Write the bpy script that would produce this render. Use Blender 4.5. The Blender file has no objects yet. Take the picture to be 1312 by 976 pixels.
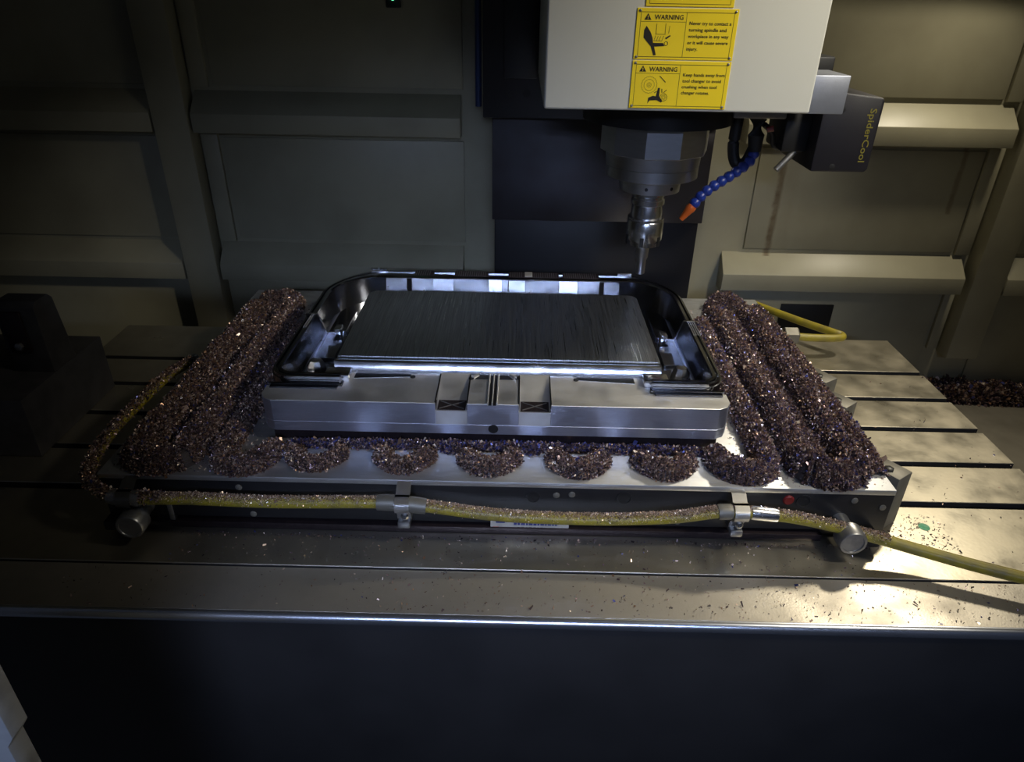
import bpy, bmesh, math, random
import numpy as np
from mathutils import Vector, Matrix
random.seed(7); RNG = np.random.default_rng(7)
S = bpy.context.scene
C = S.collection

# ------------------------------------------------------------------ camera
def make_camera():
    cam = bpy.data.cameras.new('camera'); o = bpy.data.objects.new('camera', cam); C.objects.link(o)
    cam.sensor_fit = 'HORIZONTAL'; cam.sensor_width = 36.0
    cam.lens = 890.65 / 1312 * 36.0
    cam.clip_start = .02; cam.clip_end = 50
    a, b, c = (math.radians(v) for v in (29.4146, -.3754, -1.0286))
    fwd = Vector((math.sin(b)*math.cos(a), math.cos(b)*math.cos(a), -math.sin(a)))
    right = Vector((math.cos(b), -math.sin(b), 0)); down = fwd.cross(right)
    r = math.cos(c)*right + math.sin(c)*down
    d = -math.sin(c)*right + math.cos(c)*down
    m = Matrix((( r.x, -d.x, -fwd.x, -.0464), (r.y, -d.y, -fwd.y, -.9964), (r.z, -d.z, -fwd.z, .7998), (0, 0, 0, 1)))
    o.matrix_world = m
    S.camera = o
make_camera()

# ------------------------------------------------------------------ world, lamps, exposure
S.view_settings.view_transform = 'Standard'; S.view_settings.look = 'None'
S.view_settings.gamma = 1; S.view_settings.use_curve_mapping = False
S.view_settings.exposure = 0.1
W = bpy.data.worlds.new('world'); S.world = W; W.use_nodes = True
bg = W.node_tree.nodes['Background']
bg.inputs[0].default_value = (.50, .60, .85, 1); bg.inputs[1].default_value = .02
def spot(name, loc, target, power, angle, blend, radius, color):
    l = bpy.data.lights.new(name, 'SPOT'); l.energy = power; l.spot_size = math.radians(angle); l.spot_blend = blend
    l.shadow_soft_size = radius; l.color = color
    o = bpy.data.objects.new(name, l); C.objects.link(o); o.location = loc
    o.rotation_euler = (Vector(target) - Vector(loc)).to_track_quat('-Z', 'Y').to_euler()
def area(name, loc, target, power, sx, sy, color, spread=180):
    l = bpy.data.lights.new(name, 'AREA'); l.shape = 'RECTANGLE'; l.size = sx; l.size_y = sy; l.energy = power; l.color = color
    l.spread = math.radians(spread)
    o = bpy.data.objects.new(name, l); C.objects.link(o); o.location = loc
    o.rotation_euler = (Vector(target) - Vector(loc)).to_track_quat('-Z', 'Y').to_euler()
# machine work lamp in the rear right top corner of the enclosure, one over the front right, plus an added bluish fill light behind the camera for glints on the metal
spot('work_lamp_rear', (1.22, .73, 1.16), (.64, .14, .0), 34, 124, 1.0, .05, (1, .90, .70))
spot('work_lamp_front', (1.15, -.55, 1.50), (.34, .24, .36), 70, 58.5, 1.0, .09, (1, .93, .78))
area('added_glint_fill', (.0, -2.3, 1.25), (-.05, .02, .0), 2.0, 1.3, .12, (.50, .63, 1.0), 38)

# ------------------------------------------------------------------ materials
def nodes(m):
    m.use_nodes = True; nt = m.node_tree; return nt, nt.nodes['Principled BSDF']
def mat(name, col, rough=.5, metal=0., noise=0., nscale=20., stretch=(1, 1, 1), bump=0., bscale=200., rvar=0., aniso=0., spec=.5, tint=None):
    """procedural material: base colour modulated by noise, optional brushed bump"""
    m = bpy.data.materials.new(name); nt, p = nodes(m)
    p.inputs['Base Color'].default_value = (*col, 1); p.inputs['Roughness'].default_value = rough
    p.inputs['Metallic'].default_value = metal; p.inputs['Specular IOR Level'].default_value = spec
    if aniso: p.inputs['Anisotropic'].default_value = aniso
    tc = nt.nodes.new('ShaderNodeTexCoord'); mp = nt.nodes.new('ShaderNodeMapping'); mp.inputs['Scale'].default_value = stretch
    nt.links.new(tc.outputs['Object'], mp.inputs[0])
    nz = nt.nodes.new('ShaderNodeTexNoise'); nz.inputs['Scale'].default_value = nscale; nz.inputs['Detail'].default_value = 6
    nt.links.new(mp.outputs[0], nz.inputs[0])
    if noise:
        mx = nt.nodes.new('ShaderNodeMix'); mx.data_type = 'RGBA'
        t = tint or tuple(c*.35 for c in col)
        mx.inputs['A'].default_value = (*col, 1); mx.inputs['B'].default_value = (*t, 1)
        rr = nt.nodes.new('ShaderNodeMapRange'); rr.inputs[1].default_value = .4; rr.inputs[2].default_value = .75
        rr.inputs[3].default_value = 0; rr.inputs[4].default_value = noise
        nt.links.new(nz.outputs[0], rr.inputs[0]); nt.links.new(rr.outputs[0], mx.inputs[0]); nt.links.new(mx.outputs['Result'], p.inputs['Base Color'])
    if rvar:
        r2 = nt.nodes.new('ShaderNodeMapRange'); r2.inputs[1].default_value = .3; r2.inputs[2].default_value = .7
        r2.inputs[3].default_value = max(.03, rough-rvar); r2.inputs[4].default_value = rough+rvar
        nt.links.new(nz.outputs[0], r2.inputs[0]); nt.links.new(r2.outputs[0], p.inputs['Roughness'])
    if bump:
        n2 = nt.nodes.new('ShaderNodeTexNoise'); n2.inputs['Scale'].default_value = bscale; n2.inputs['Detail'].default_value = 3
        nt.links.new(mp.outputs[0], n2.inputs[0])
        b = nt.nodes.new('ShaderNodeBump'); b.inputs['Strength'].default_value = bump; b.inputs['Distance'].default_value = .002
        nt.links.new(n2.outputs[0], b.inputs['Height']); nt.links.new(b.outputs[0], p.inputs['Normal'])
    return m
def wall_mat():
    """cream enclosure paint with oily grime and two rust runs"""
    m = mat('enclosure_paint', (.38, .355, .245), .42, 0, .45, 5, tint=(.19, .17, .115), bump=.05, bscale=60)
    nt = m.node_tree; p = nt.nodes['Principled BSDF']
    src = p.inputs['Base Color'].links[0].from_socket
    geo = nt.nodes.new('ShaderNodeNewGeometry'); sx = nt.nodes.new('ShaderNodeSeparateXYZ'); nt.links.new(geo.outputs['Position'], sx.inputs[0])
    nz = nt.nodes.new('ShaderNodeTexNoise'); nz.inputs['Scale'].default_value = 45; nz.inputs['Detail'].default_value = 5
    nt.links.new(geo.outputs['Position'], nz.inputs[0])
    def math_(op, a, b=None):
        n = nt.nodes.new('ShaderNodeMath'); n.operation = op
        for i, v in enumerate((a, b)):
            if v is None: continue
            if isinstance(v, (int, float)): n.inputs[i].default_value = v
            else: nt.links.new(v, n.inputs[i])
        return n.outputs[0]
    tot = None
    for x0, w, z0, z1, k in ((.668, .014, .14, .40, .9), (1.148, .011, .27, .455, .55), (.70, .03, .16, .42, .12)):
        wob = math_('MULTIPLY', math_('SUBTRACT', nz.outputs[0], .5), .010)
        d = math_('ABSOLUTE', math_('ADD', math_('SUBTRACT', sx.outputs[0], x0), wob))
        a = nt.nodes.new('ShaderNodeMapRange'); a.interpolation_type = 'SMOOTHSTEP'
        a.inputs[1].default_value = w; a.inputs[2].default_value = w*.2; a.inputs[3].default_value = 0; a.inputs[4].default_value = k
        nt.links.new(d, a.inputs[0])
        u = math_('GREATER_THAN', sx.outputs[2], z0); v = math_('LESS_THAN', sx.outputs[2], z1)
        e = math_('MULTIPLY', a.outputs[0], math_('MULTIPLY', u, v))
        e = math_('MULTIPLY', e, math_('ADD', nz.outputs[0], .25))
        tot = e if tot is None else math_('MAXIMUM', tot, e)
    mx = nt.nodes.new('ShaderNodeMix'); mx.data_type = 'RGBA'; mx.inputs['B'].default_value = (.10, .055, .018, 1)
    nt.links.new(tot, mx.inputs[0]); nt.links.new(src, mx.inputs['A']); nt.links.new(mx.outputs['Result'], p.inputs['Base Color'])
    return m
MT = {}
MT['paint'] = wall_mat()
MT['floor'] = mat('floor_sheet', (.34, .31, .25), .5, .35, .5, 9, bump=.05)
MT['table'] = mat('ground_table_steel', (.56, .515, .41), .37, .92, .4, 16, tint=(.36, .315, .235), bump=.05, bscale=150, rvar=.1)
MT['slot'] = mat('slot_dark_iron', (.03, .03, .032), .6, .3, .3, 30)
MT['ledge'] = mat('table_ledge_steel', (.50, .46, .39), .42, .7, .5, 12, tint=(.28, .25, .20), bump=.08, bscale=300, rvar=.1)
MT['edge'] = mat('table_edge_steel', (.75, .78, .85), .26, .95, .2, 30)
MT['apron'] = mat('dark_apron_paint', (.032, .031, .032), .45, 0, .4, 8)
MT['alu'] = mat('machined_metal', (.72, .73, .76), .22, 1., .12, 30, (1, 1, 1), bump=.03, bscale=400, rvar=.06)
MT['brush'] = mat('brushed_side_blue_reflection', (.62, .66, .80), .44, 1., .25, 18, (3, 1, 30), bump=.10, bscale=60, rvar=.08, tint=(.42, .42, .48))  # reflected blue daylight is put into the base colour of the brushed metal
MT['land'] = mat('milled_land', (.82, .81, .79), .54, 1., .2, 25, (1, 1, 1), bump=.03, bscale=500, rvar=.08)
MT['rimdark'] = mat('polished_rim', (.36, .37, .40), .15, 1., .08, 40)
MT['panel'] = mat('brushed_panel', (.60, .64, .66), .37, 1., .8, 55, (10, .16, 1), bump=.03, bscale=60, rvar=.12, tint=(.22, .24, .30))
MT['darkmetal'] = mat('stained_dark_steel', (.045, .033, .036), .35, .6, .5, 40, (4, 1, 1))
MT['steel'] = mat('bright_steel', (.72, .73, .76), .25, 1., .06, 30)
MT['oldsteel'] = mat('dull_steel', (.36, .36, .36), .38, .85, .5, 60, rvar=.1, bump=.06)
MT['nose'] = mat('spindle_steel', (.60, .60, .61), .36, 1., .15, 25, (1, 1, 6))
MT['black'] = mat('black_oxide_steel', (.018, .018, .020), .38, .2, .4, 30, bump=.05)
MT['fixt'] = mat('dark_fixture_steel', (.075, .072, .075), .45, .4, .5, 25)
MT['clampsteel'] = mat('olive_grey_steel', (.20, .19, .16), .5, .5, .4, 40)
MT['steps'] = mat('dark_polished_steps', (.13, .13, .14), .2, 1., .1, 40)
MT['rubber'] = mat('black_rubber', (.012, .012, .013), .5, 0, .3, 40)
MT['plastic'] = mat('black_box_plastic', (.016, .015, .020), .42, 0, .3, 30, bump=.12, bscale=500)
MT['platetop'] = mat('ground_plate_top', (.74, .75, .77), .46, .95, .3, 12, (1.5, 5, 1), rvar=.08, bump=.04, bscale=90)
MT['cover'] = mat('way_cover_steel', (.060, .058, .066), .42, .5, .5, 14, tint=(.035, .025, .024), bump=.06)
MT['cover2'] = mat('dark_way_cover', (.020, .019, .021), .45, .3, .4, 10)
MT['head'] = mat('head_grey_paint', (.77, .77, .70), .42, 0, .12, 6, tint=(.62, .61, .55), bump=.04, bscale=300)
MT['anod'] = mat('bracket_alloy', (.50, .53, .62), .38, .75, .15, 60, bump=.08, bscale=400)
MT['yellow'] = mat('sign_yellow', (1.0, .76, .02), .4, 0, .05, 40)
MT['ink'] = mat('sign_black_ink', (.02, .016, .010), .5, 0, .1, 40)
MT['logo'] = mat('dull_yellow_print', (.22, .19, .03), .5, 0, .3, 60)
MT['hose'] = mat('yellow_hose', (.34, .27, .02), .45, 0, .75, 35, tint=(.13, .11, .05), bump=.1, bscale=300)
MT['blue'] = mat('blue_plastic', (.012, .035, .26), .35, 0, .2, 60)
MT['orange'] = mat('orange_plastic', (.55, .11, .015), .4, 0, .2, 60)
MT['bluepaint'] = mat('blue_strip_paint', (.014, .035, .12), .4, 0, .2, 20)
MT['galv'] = mat('grey_door_sheet', (.42, .43, .43), .45, .2, .6, 22, tint=(.12, .11, .10), bump=.08)
MT['green'] = mat('green_sticker', (.03, .36, .16), .5, 0, .5, 120, tint=(.35, .4, .3))
MT['label'] = mat('label_white', (.42, .40, .36), .5, 0, .4, 90)
MT['labelblue'] = mat('label_blue_ink', (.02, .03, .16), .5, 0, .2, 60)
MT['labelred'] = mat('label_red_ink', (.40, .06, .03), .5, 0, .2, 60)
MT['red'] = mat('red_cap', (.16, .010, .010), .4, 0, .2, 60)
MT['hole'] = mat('hole_black', (.004, .004, .005), .6, 0, .2, 60)
MT['moundbase'] = mat('packed_chips', (.035, .025, .025), .6, .2, .6, 300, tint=(.01, .008, .012), bump=.4, bscale=500)
m = bpy.data.materials.new('led_green'); nt, p = nodes(m); p.inputs['Base Color'].default_value = (.02, .4, .15, 1)
p.inputs['Emission Color'].default_value = (.15, 1, .45, 1); p.inputs['Emission Strength'].default_value = 3.0
MT['led'] = m
def chip_mat():
    m = bpy.data.materials.new('steel_chips'); nt, p = nodes(m)
    at = nt.nodes.new('ShaderNodeAttribute'); at.attribute_name = 'Col'
    nz = nt.nodes.new('ShaderNodeTexNoise'); nz.inputs['Scale'].default_value = 80
    mx = nt.nodes.new('ShaderNodeMix'); mx.data_type = 'RGBA'; mx.blend_type = 'MULTIPLY'; mx.inputs[0].default_value = .3
    nt.links.new(at.outputs['Color'], mx.inputs['A']); nt.links.new(nz.outputs[1], mx.inputs['B'])
    nt.links.new(mx.outputs['Result'], p.inputs['Base Color'])
    p.inputs['Metallic'].default_value = .55; p.inputs['Roughness'].default_value = .32
    return m
MT['chips'] = chip_mat()

# ------------------------------------------------------------------ mesh helpers
class MB:
    def __init__(s): s.bm = bmesh.new()
    def box(s, x0, x1, y0, y1, z0, z1, bev=0., seg=2, rot=None, about=None):
        b = bmesh.new()
        vs = [b.verts.new((x, y, z)) for x in (x0, x1) for y in (y0, y1) for z in (z0, z1)]
        for f in ((0, 1, 3, 2), (4, 6, 7, 5), (0, 4, 5, 1), (2, 3, 7, 6), (0, 2, 6, 4), (1, 5, 7, 3)): b.faces.new([vs[i] for i in f])
        if bev: bmesh.ops.bevel(b, geom=b.edges[:], offset=bev, segments=seg, profile=.5, affect='EDGES')
        s._add(b, rot, about); return s
    def _add(s, b, rot=None, about=None):
        if rot is not None:
            c = Vector(about) if about is not None else sum((v.co for v in b.verts), Vector())/len(b.verts)
            bmesh.ops.transform(b, matrix=Matrix.Translation(c) @ rot @ Matrix.Translation(-c), verts=b.verts[:])
        mp = {v: s.bm.verts.new(v.co) for v in b.verts}
        for f in b.faces: s.bm.faces.new([mp[v] for v in f.verts])
        b.free()
    def prism(s, poly, a0, a1, axis='z', bev=0., seg=2):
        """poly in the plane across axis: z -> (x,y), x -> (y,z), y -> (x,z)"""
        def P(p, a):
            return {'z': (p[0], p[1], a), 'x': (a, p[0], p[1]), 'y': (p[0], a, p[1])}[axis]
        b = bmesh.new()
        lo = [b.verts.new(P(p, a0)) for p in poly]; hi = [b.verts.new(P(p, a1)) for p in poly]
        n = len(poly)
        b.faces.new(lo[::-1]); b.faces.new(hi)
        for i in range(n): b.faces.new((lo[i], lo[(i+1) % n], hi[(i+1) % n], hi[i]))
        bmesh.ops.recalc_face_normals(b, faces=b.faces[:])
        if bev: bmesh.ops.bevel(b, geom=b.edges[:], offset=bev, segments=seg, profile=.5, affect='EDGES')
        s._add(b); return s
    def lathe(s, prof, c, axis=(0, 0, 1), seg=40, caps=True):
        """prof: list of (radius, height along axis)"""
        q = Vector((0, 0, 1)).rotation_difference(Vector(axis).normalized()); c = Vector(c)
        rings = []
        for r, h in prof:
            rings.append([s.bm.verts.new(c + q @ Vector((r*math.cos(2*math.pi*i/seg), r*math.sin(2*math.pi*i/seg), h))) for i in range(seg)])
        for a, b in zip(rings, rings[1:]):
            for i in range(seg): s.bm.faces.new((a[i], a[(i+1) % seg], b[(i+1) % seg], b[i]))
        if caps: s.bm.faces.new(rings[0][::-1]); s.bm.faces.new(rings[-1])
        return s
    def tube(s, pts, r, seg=14):
        pts = [Vector(p) for p in pts]; rs = r if isinstance(r, (list, tuple)) else [r]*len(pts)
        up = Vector((0, 0, 1)); rings = []
        for i, p in enumerate(pts):
            t = (pts[min(i+1, len(pts)-1)] - pts[max(i-1, 0)]).normalized()
            u = t.cross(up); u = u.normalized() if u.length > .05 else Vector((1, 0, 0)); w = u.cross(t)
            rings.append([s.bm.verts.new(p + rs[i]*(math.cos(2*math.pi*k/seg)*u + math.sin(2*math.pi*k/seg)*w)) for k in range(seg)])
        for a, b in zip(rings, rings[1:]):
            for k in range(seg): s.bm.faces.new((a[k], a[(k+1) % seg], b[(k+1) % seg], b[k]))
        s.bm.faces.new(rings[0][::-1]); s.bm.faces.new(rings[-1]); return s
    def sweep(s, path, prof, back=0.):
        """path: (x,y) points; prof: (offset to the left of travel, z)"""
        P = [Vector((p[0], p[1])) for p in path]; rows = []
        for i, p in enumerate(P):
            t = (P[min(i+1, len(P)-1)] - P[max(i-1, 0)]).normalized(); n = Vector((-t.y, t.x))
            g = 1 + back*max(0, -n.y)**2
            rows.append([s.bm.verts.new((p.x+n.x*o, p.y+n.y*(o*g if o < 0 else o), z)) for o, z in prof])
        k = len(prof)
        for a, b in zip(rows, rows[1:]):
            for j in range(k): s.bm.faces.new((a[j], b[j], b[(j+1) % k], a[(j+1) % k]))
        s.bm.faces.new(rows[0]); s.bm.faces.new(rows[-1][::-1]); return s
    def build(s, name, m, parent=None, smooth=35):
        bmesh.ops.recalc_face_normals(s.bm, faces=s.bm.faces[:])
        me = bpy.data.meshes.new(name); s.bm.to_mesh(me); s.bm.free()
        return link(name, me, m, parent, smooth)
def link(name, me, m, parent=None, smooth=35):
    if m is not None and not me.materials: me.materials.append(MT[m] if isinstance(m, str) else m)
    if smooth:
        me.polygons.foreach_set('use_smooth', [True]*len(me.polygons)); me.set_sharp_from_angle(angle=math.radians(smooth))
    o = bpy.data.objects.new(name, me); C.objects.link(o)
    if parent is not None:
        o.parent = parent; o.matrix_parent_inverse = Matrix.Translation(-Vector(parent.location)) if parent.type == 'EMPTY' else Matrix.Identity(4)
    return o
def thing(name, label, cat, loc=(0, 0, 0), group=None):
    o = bpy.data.objects.new(name, None); C.objects.link(o); o.location = loc; o.empty_display_size = .02
    return tag(o, label, cat, group)
def tag(o, label, cat, group=None, kind=None):
    o['label'] = label; o['category'] = cat
    if group: o['group'] = group
    if kind: o['kind'] = kind
    return o
def struct(o, label=None, cat=None):
    o['kind'] = 'structure'
    if label: o['label'] = label
    if cat: o['category'] = cat
    return o
def spline(pts, n=10):
    """Catmull-Rom through pts"""
    p = [Vector(q) for q in pts]; p = [2*p[0]-p[1]] + p + [2*p[-1]-p[-2]]; out = []
    for i in range(1, len(p)-2):
        for k in range(n):
            t = k/n
            out.append(.5*((2*p[i]) + (p[i+1]-p[i-1])*t + (2*p[i-1]-5*p[i]+4*p[i+1]-p[i+2])*t*t + (3*p[i]-p[i-1]-3*p[i+1]+p[i+2])*t**3))
    out.append(p[-2]); return out
def text_mesh(body, width=None, height=None):
    """a flat text outline as mesh in the XY plane, scaled to the wanted width and cap height, origin lower left"""
    cu = bpy.data.curves.new('t', 'FONT'); cu.body = body; cu.resolution_u = 2; cu.offset = .012
    ob = bpy.data.objects.new('t', cu); C.objects.link(ob)
    dg = bpy.context.evaluated_depsgraph_get(); me = bpy.data.meshes.new_from_object(ob.evaluated_get(dg))
    bpy.data.objects.remove(ob)
    co = np.array([v.co[:] for v in me.vertices]); lo, hi = co.min(0), co.max(0)
    sx = width/(hi[0]-lo[0]); sy = (height/.72) if height else sx       # cap height of the built-in font is about 0.72
    for v in me.vertices: v.co = ((v.co.x-lo[0])*sx, v.co.y*sy, 0)
    me.materials.clear()
    return me

# ------------------------------------------------------------------ the enclosure
YW = .95
wall = struct(MB().box(-1.75, 1.75, YW, YW+.02, -.30, 1.6).build('wall_back', 'paint'), 'cream painted sheet metal back wall of the machine enclosure', 'wall')
struct(MB().box(-1.77, -1.75, -.3, YW+.02, -.30, 1.6).build('wall_left', 'paint'), 'cream painted left side wall of the enclosure', 'wall')
struct(MB().box(1.75, 1.77, -.3, YW+.02, -.30, 1.6).build('wall_right', 'paint'), 'cream painted right side wall of the enclosure', 'wall')
struct(MB().box(-1.77, 1.77, -.3, YW+.02, 1.6, 1.62).build('ceiling', 'paint'), 'painted sheet metal roof of the enclosure', 'ceiling')
struct(MB().box(-1.77, 1.77, -.262, YW+.02, -.32, -.30).build('floor', 'floor'), 'grey brown sheet metal floor beside the machine table', 'floor')
def wpart(name, x0, x1, z0, z1, depth, m='paint', bev=.002):
    return MB().box(x0, x1, YW-depth, YW+.001, z0, z1, bev).build(name, m, wall)
def rail(x0, x1, ztop):
    MB().prism([(YW+.001, ztop), (YW-.055, ztop-.052), (YW-.055, ztop-.100), (YW+.001, ztop-.104)], x0, x1, 'x', .0015).build('rail', 'paint', wall)
for x0, x1 in ((-1.005, -.912), (1.252, 1.345)):
    wpart('post', x0, x1, -.155 if x0 > 0 else -.2, 1.6, .06, bev=.004)
wpart('cover_strip', -.905, -.862, .153, .45, .012); wpart('cover_strip', -.905, -.862, .565, 1.0, .012)
wpart('cover_strip', 1.216, 1.246, -.145, .04, .012); wpart('cover_strip', 1.205, 1.246, .155, .45, .012); wpart('cover_strip', 1.205, 1.246, .565, 1.0, .012)
for ztop in (.150, .558, .97):
    rail(-1.74, -1.012, ztop); rail(-.905, -.205, ztop); rail(.54, 1.232, ztop); rail(1.352, 1.74, ztop)
for x0, x1, z0, z1 in ((-1.73, -1.02, .16, .44), (-1.73, -1.02, .57, .86), (-.85, -.20, .16, .44), (-.85, -.20, .57, .86), (.60, 1.20, .16, .44), (.60, 1.20, .57, .86),
                       (-1.73, -1.02, -.28, .035), (-.85, -.20, -.28, .035), (.56, 1.205, -.28, .035), (1.36, 1.73, .16, .44), (1.36, 1.73, -.28, .035), (1.36, 1.73, .57, .86)):
    wpart('panel', x0, x1, z0, z1, .006)
MB().box(.743, .900, YW-.012, YW-.005, -.125, -.008, .002).build('vent_opening', 'hole', wall)
led = thing('indicator_light', 'small lit green indicator lamp on the dark upper back wall', 'light', (-.366, YW-.006, .777))
MB().box(-.384, -.348, YW-.022, YW-.006, .755, .80, .003).build('housing', 'black', led)
MB().lathe([(.006, 0), (.006, .003), (.003, .006)], (-.366, YW-.022, .777), (0, -1, 0), 16).build('lens', 'led', led)
# door jamb in the front left, folded sheet with a stepped edge
struct(MB().prism([(-.95, -.30), (-.497, -.30), (-.497, .197), (-.4885, .210), (-.4885, .60), (-.95, .60)], -.62, -.598, 'y', .0012).build('trim_1', 'galv'), 'worn grey sheet metal door jamb with a stepped edge', 'door jamb')

# ------------------------------------------------------------------ machine table
T = thing('machine_table', 'long steel T-slot table carrying the magnetic plate', 'machine table', (-.07, .2, -.29))
MB().box(-1.087, .94, -.27, .684, -.18, -.032).build('table_body', 'slot', T)
MB().box(-1.4, 1.3, -.283, -.262, -.90, -.012, .002).build('apron', 'apron', T)
MB().box(-.75, .65, -.20, .60, -.29, -.181).build('saddle', 'slot', T)
ys = [-.186, -.009, .009]
edges = [(-.186, -.0085), (.0085, .1165), (.1335, .2415), (.2585, .3665), (.3835, .4915), (.5085, .684)]
for y0, y1 in edges:
    ld = MB().box(-1.087, .94, y0, y1, -.0022, 0, .0008, 1).build('slot_land', 'table', T)
    MB().box(-1.0868, .9398, y0+.0002, y1-.0002, -.0325, -.0021).build('land_web', 'slot', ld)
MB().box(-1.4, 1.3, -.276, -.1872, -.033, -.0035, .0008, 1).build('front_ledge', 'ledge', T)
MB().lathe([(.0098, 0), (.0098, 2.7)], (-1.4, -.2765, -.0134), (1, 0, 0), 24).build('rounded_edge', 'edge', T)
tag(MB().lathe([(.0095, 0), (.0095, .0004)], (.665, -.0614, .0001), (0, 0, 1), 24).build('round_sticker', 'green'), 'small round green paint sticker on the front table land', 'sticker')

# ------------------------------------------------------------------ magnetic fixture plate
PX0, PX1, PY0, PY1, ZP = -.722, .570, -.100, .690, .107
F = thing('fixture_plate', 'black magnetic fixture plate with bright ground top, covered in chip ridges', 'fixture plate', (-.076, .3, 0))
MB().box(PX0, PX1, PY0+.012, PY1, .0005, .024, .002).build('base', 'black', F)
MB().box(PX0, PX1, PY0, PY1, .022, .098, .0015).build('body', 'black', F)
MB().box(PX0, PX1, PY0-.0005, PY1, .097, ZP, .0012).build('top_plate', 'platetop', F)
MB().box(PX0+.10, PX1-.10, PY0-.004, PY0+.02, .0006, .014, .001).build('foot_bar', 'darkmetal', F)
for x, z, r in ((-.0146, .078, .012), (.134, .080, .013), (.4255, .082, .012)):
    h = MB().lathe([(r, 0), (r, .0015), (r*.82, .0016), (r*.8, .0006)], (x, PY0+.0002, z), (0, -1, 0), 28).build('port', 'black', F)
    MB().lathe([(r*.78, 0), (r*.78, .0007)], (x, PY0, z), (0, -1, 0), 24).build('port_bore', 'hole', h)
for x, z in ((.0233, .083), (.0485, .085), (.5074, .0854), (-.495, .085), (-.48, .0294), (.227, .0329), (.556, .0722)):
    MB().lathe([(.0055, 0), (.0055, .0012), (.003, .0022)], (x, PY0, z), (0, -1, 0), 16).build('set_screw', 'clampsteel', F)
MB().lathe([(.009, 0), (.009, .002), (.007, .004)], (.400, PY0, .084), (0, -1, 0), 20).build('red_plug', 'red', F)
MB().box(-.622, -.6135, PY0-.002, PY0+.01, .008, .052, .001).build('seam_rib', 'oldsteel', F)
for x in (-.656, .492):     # two round lifting pins on the front corners
    k = MB().lathe([(.014, 0), (.014, .032)], (x, PY0+.001, .045), (0, -1, 0), 28).build('lifting_pin', 'oldsteel', F)
    MB().lathe([(.019, .030), (.0225, .033), (.0225, .056), (.0205, .059), (.017, .0592), (.0165, .0575), (.004, .0575)], (x, PY0, .045), (0, -1, 0), 36).build('cap', 'oldsteel', k)
    MB().box(x+.024 if x > 0 else x-.062, x+.062 if x > 0 else x-.024, PY0-.03, PY0+.004, .012, .030, .003).build('lug', 'black', F)
lab = MB().box(-.084, .047, PY0-.0012, PY0+.0004, .008, .034).build('maker_label', 'label', F)
MB().box(-.075, -.060, PY0-.0016, PY0-.001, .023, .031).build('print_block', 'labelblue', lab)
MB().box(-.080, -.070, PY0-.0016, PY0-.001, .010, .0145).build('print_block', 'labelred', lab)
x = -.045
while x < .028:
    w = random.uniform(.003, .009); MB().box(x, x+w, PY0-.0016, PY0-.001, .019, .0235).build('print_stroke', 'labelblue', lab)
    if -.04 < x < .0: MB().box(x, x+w*.8, PY0-.0016, PY0-.001, .0115, .0145).build('print_stroke', 'ink', lab)
    x += w+.0015

def rotz(a): return Matrix.Rotation(math.radians(a), 4, 'Z')
for (x, y, a), lb in zip(((.588, -.040, 35), (.590, .185, 38), (.590, .283, 33)),
        ('dark steel clamp block at the front right corner of the magnetic plate', 'middle dark steel clamp block half buried in chips beside right ridge', 'dark steel clamp block nearest the pipe nut beside the chip ridge')):
    c = thing('clamp_block', lb, 'clamp block', (x, y, 0), 'clamp blocks along the right side of the plate')
    MB().box(x-.020, x+.020, y-.026, y+.026, .0005, .108, .0015, 2, rotz(a)).build('block_body', 'clampsteel', c)
    MB().lathe([(.008, 0), (.008, .004), (.006, .005)], (x-.006, y-.004, .107), (0, 0, 1), 6).build('bolt_head', 'black', c)

# ------------------------------------------------------------------ the machined workpiece
CX = -.081
WP = thing('workpiece', 'machined bright metal tray blank with raised brushed panel and rounded rim', 'workpiece', (CX, .27, ZP))
def cham(x0, x1, y0, y1, c):
    return [(x0, y0+c), (x0+c*.35, y0+c*.35), (x0+c, y0), (x1-c, y0), (x1-c*.35, y0+c*.35), (x1, y0+c), (x1, y1-.09), (x1-.03, y1-.03), (x1-.09, y1), (x0+.09, y1), (x0+.03, y1-.03), (x0, y1-.09)]
ZF = .1505
MB().box(-.466, .304, .012, .55, ZP+.0003, .1318).build('undercut_base', 'darkmetal', WP)
MB().prism(cham(-.481, .319, 0, .5845, .022), .1315, ZF, 'z', .0006, 1).build('block', 'brush', WP)
MB().box(CX-.40+.03, CX+.40-.03, .065, .545, ZF+.0001, ZF+.0006).build('pocket_floor', 'rimdark', WP)
fx = ((-.1816, -.1280), (-.0405, .0136))
segs = [[(-.481, .022), (-.4733, .0077), (-.459, 0), (fx[0][0], 0), (fx[0][0], .1005), (-.35, .1005), (-.35, .0497), (-.481, .0497)],
        [(fx[0][1], 0), (fx[1][0], 0), (fx[1][0], .1005), (fx[0][1], .1005)],
        [(fx[1][1], 0), (.297, 0), (.3113, .0077), (.319, .022), (.319, .0497), (.19, .0497), (.19, .1005), (fx[1][1], .1005)]]
for sg in segs:
    fl = MB().prism(sg, ZF+.0001, .192, 'z', .0007, 1).build('front_land', 'land', WP)
    fl.data.materials.append(MT['brush'])        # sides are brushed and carry the painted blue reflection, the top is milled
    for pg in fl.data.polygons: pg.material_index = 1 if abs(pg.normal.z) < .3 else 0
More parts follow.
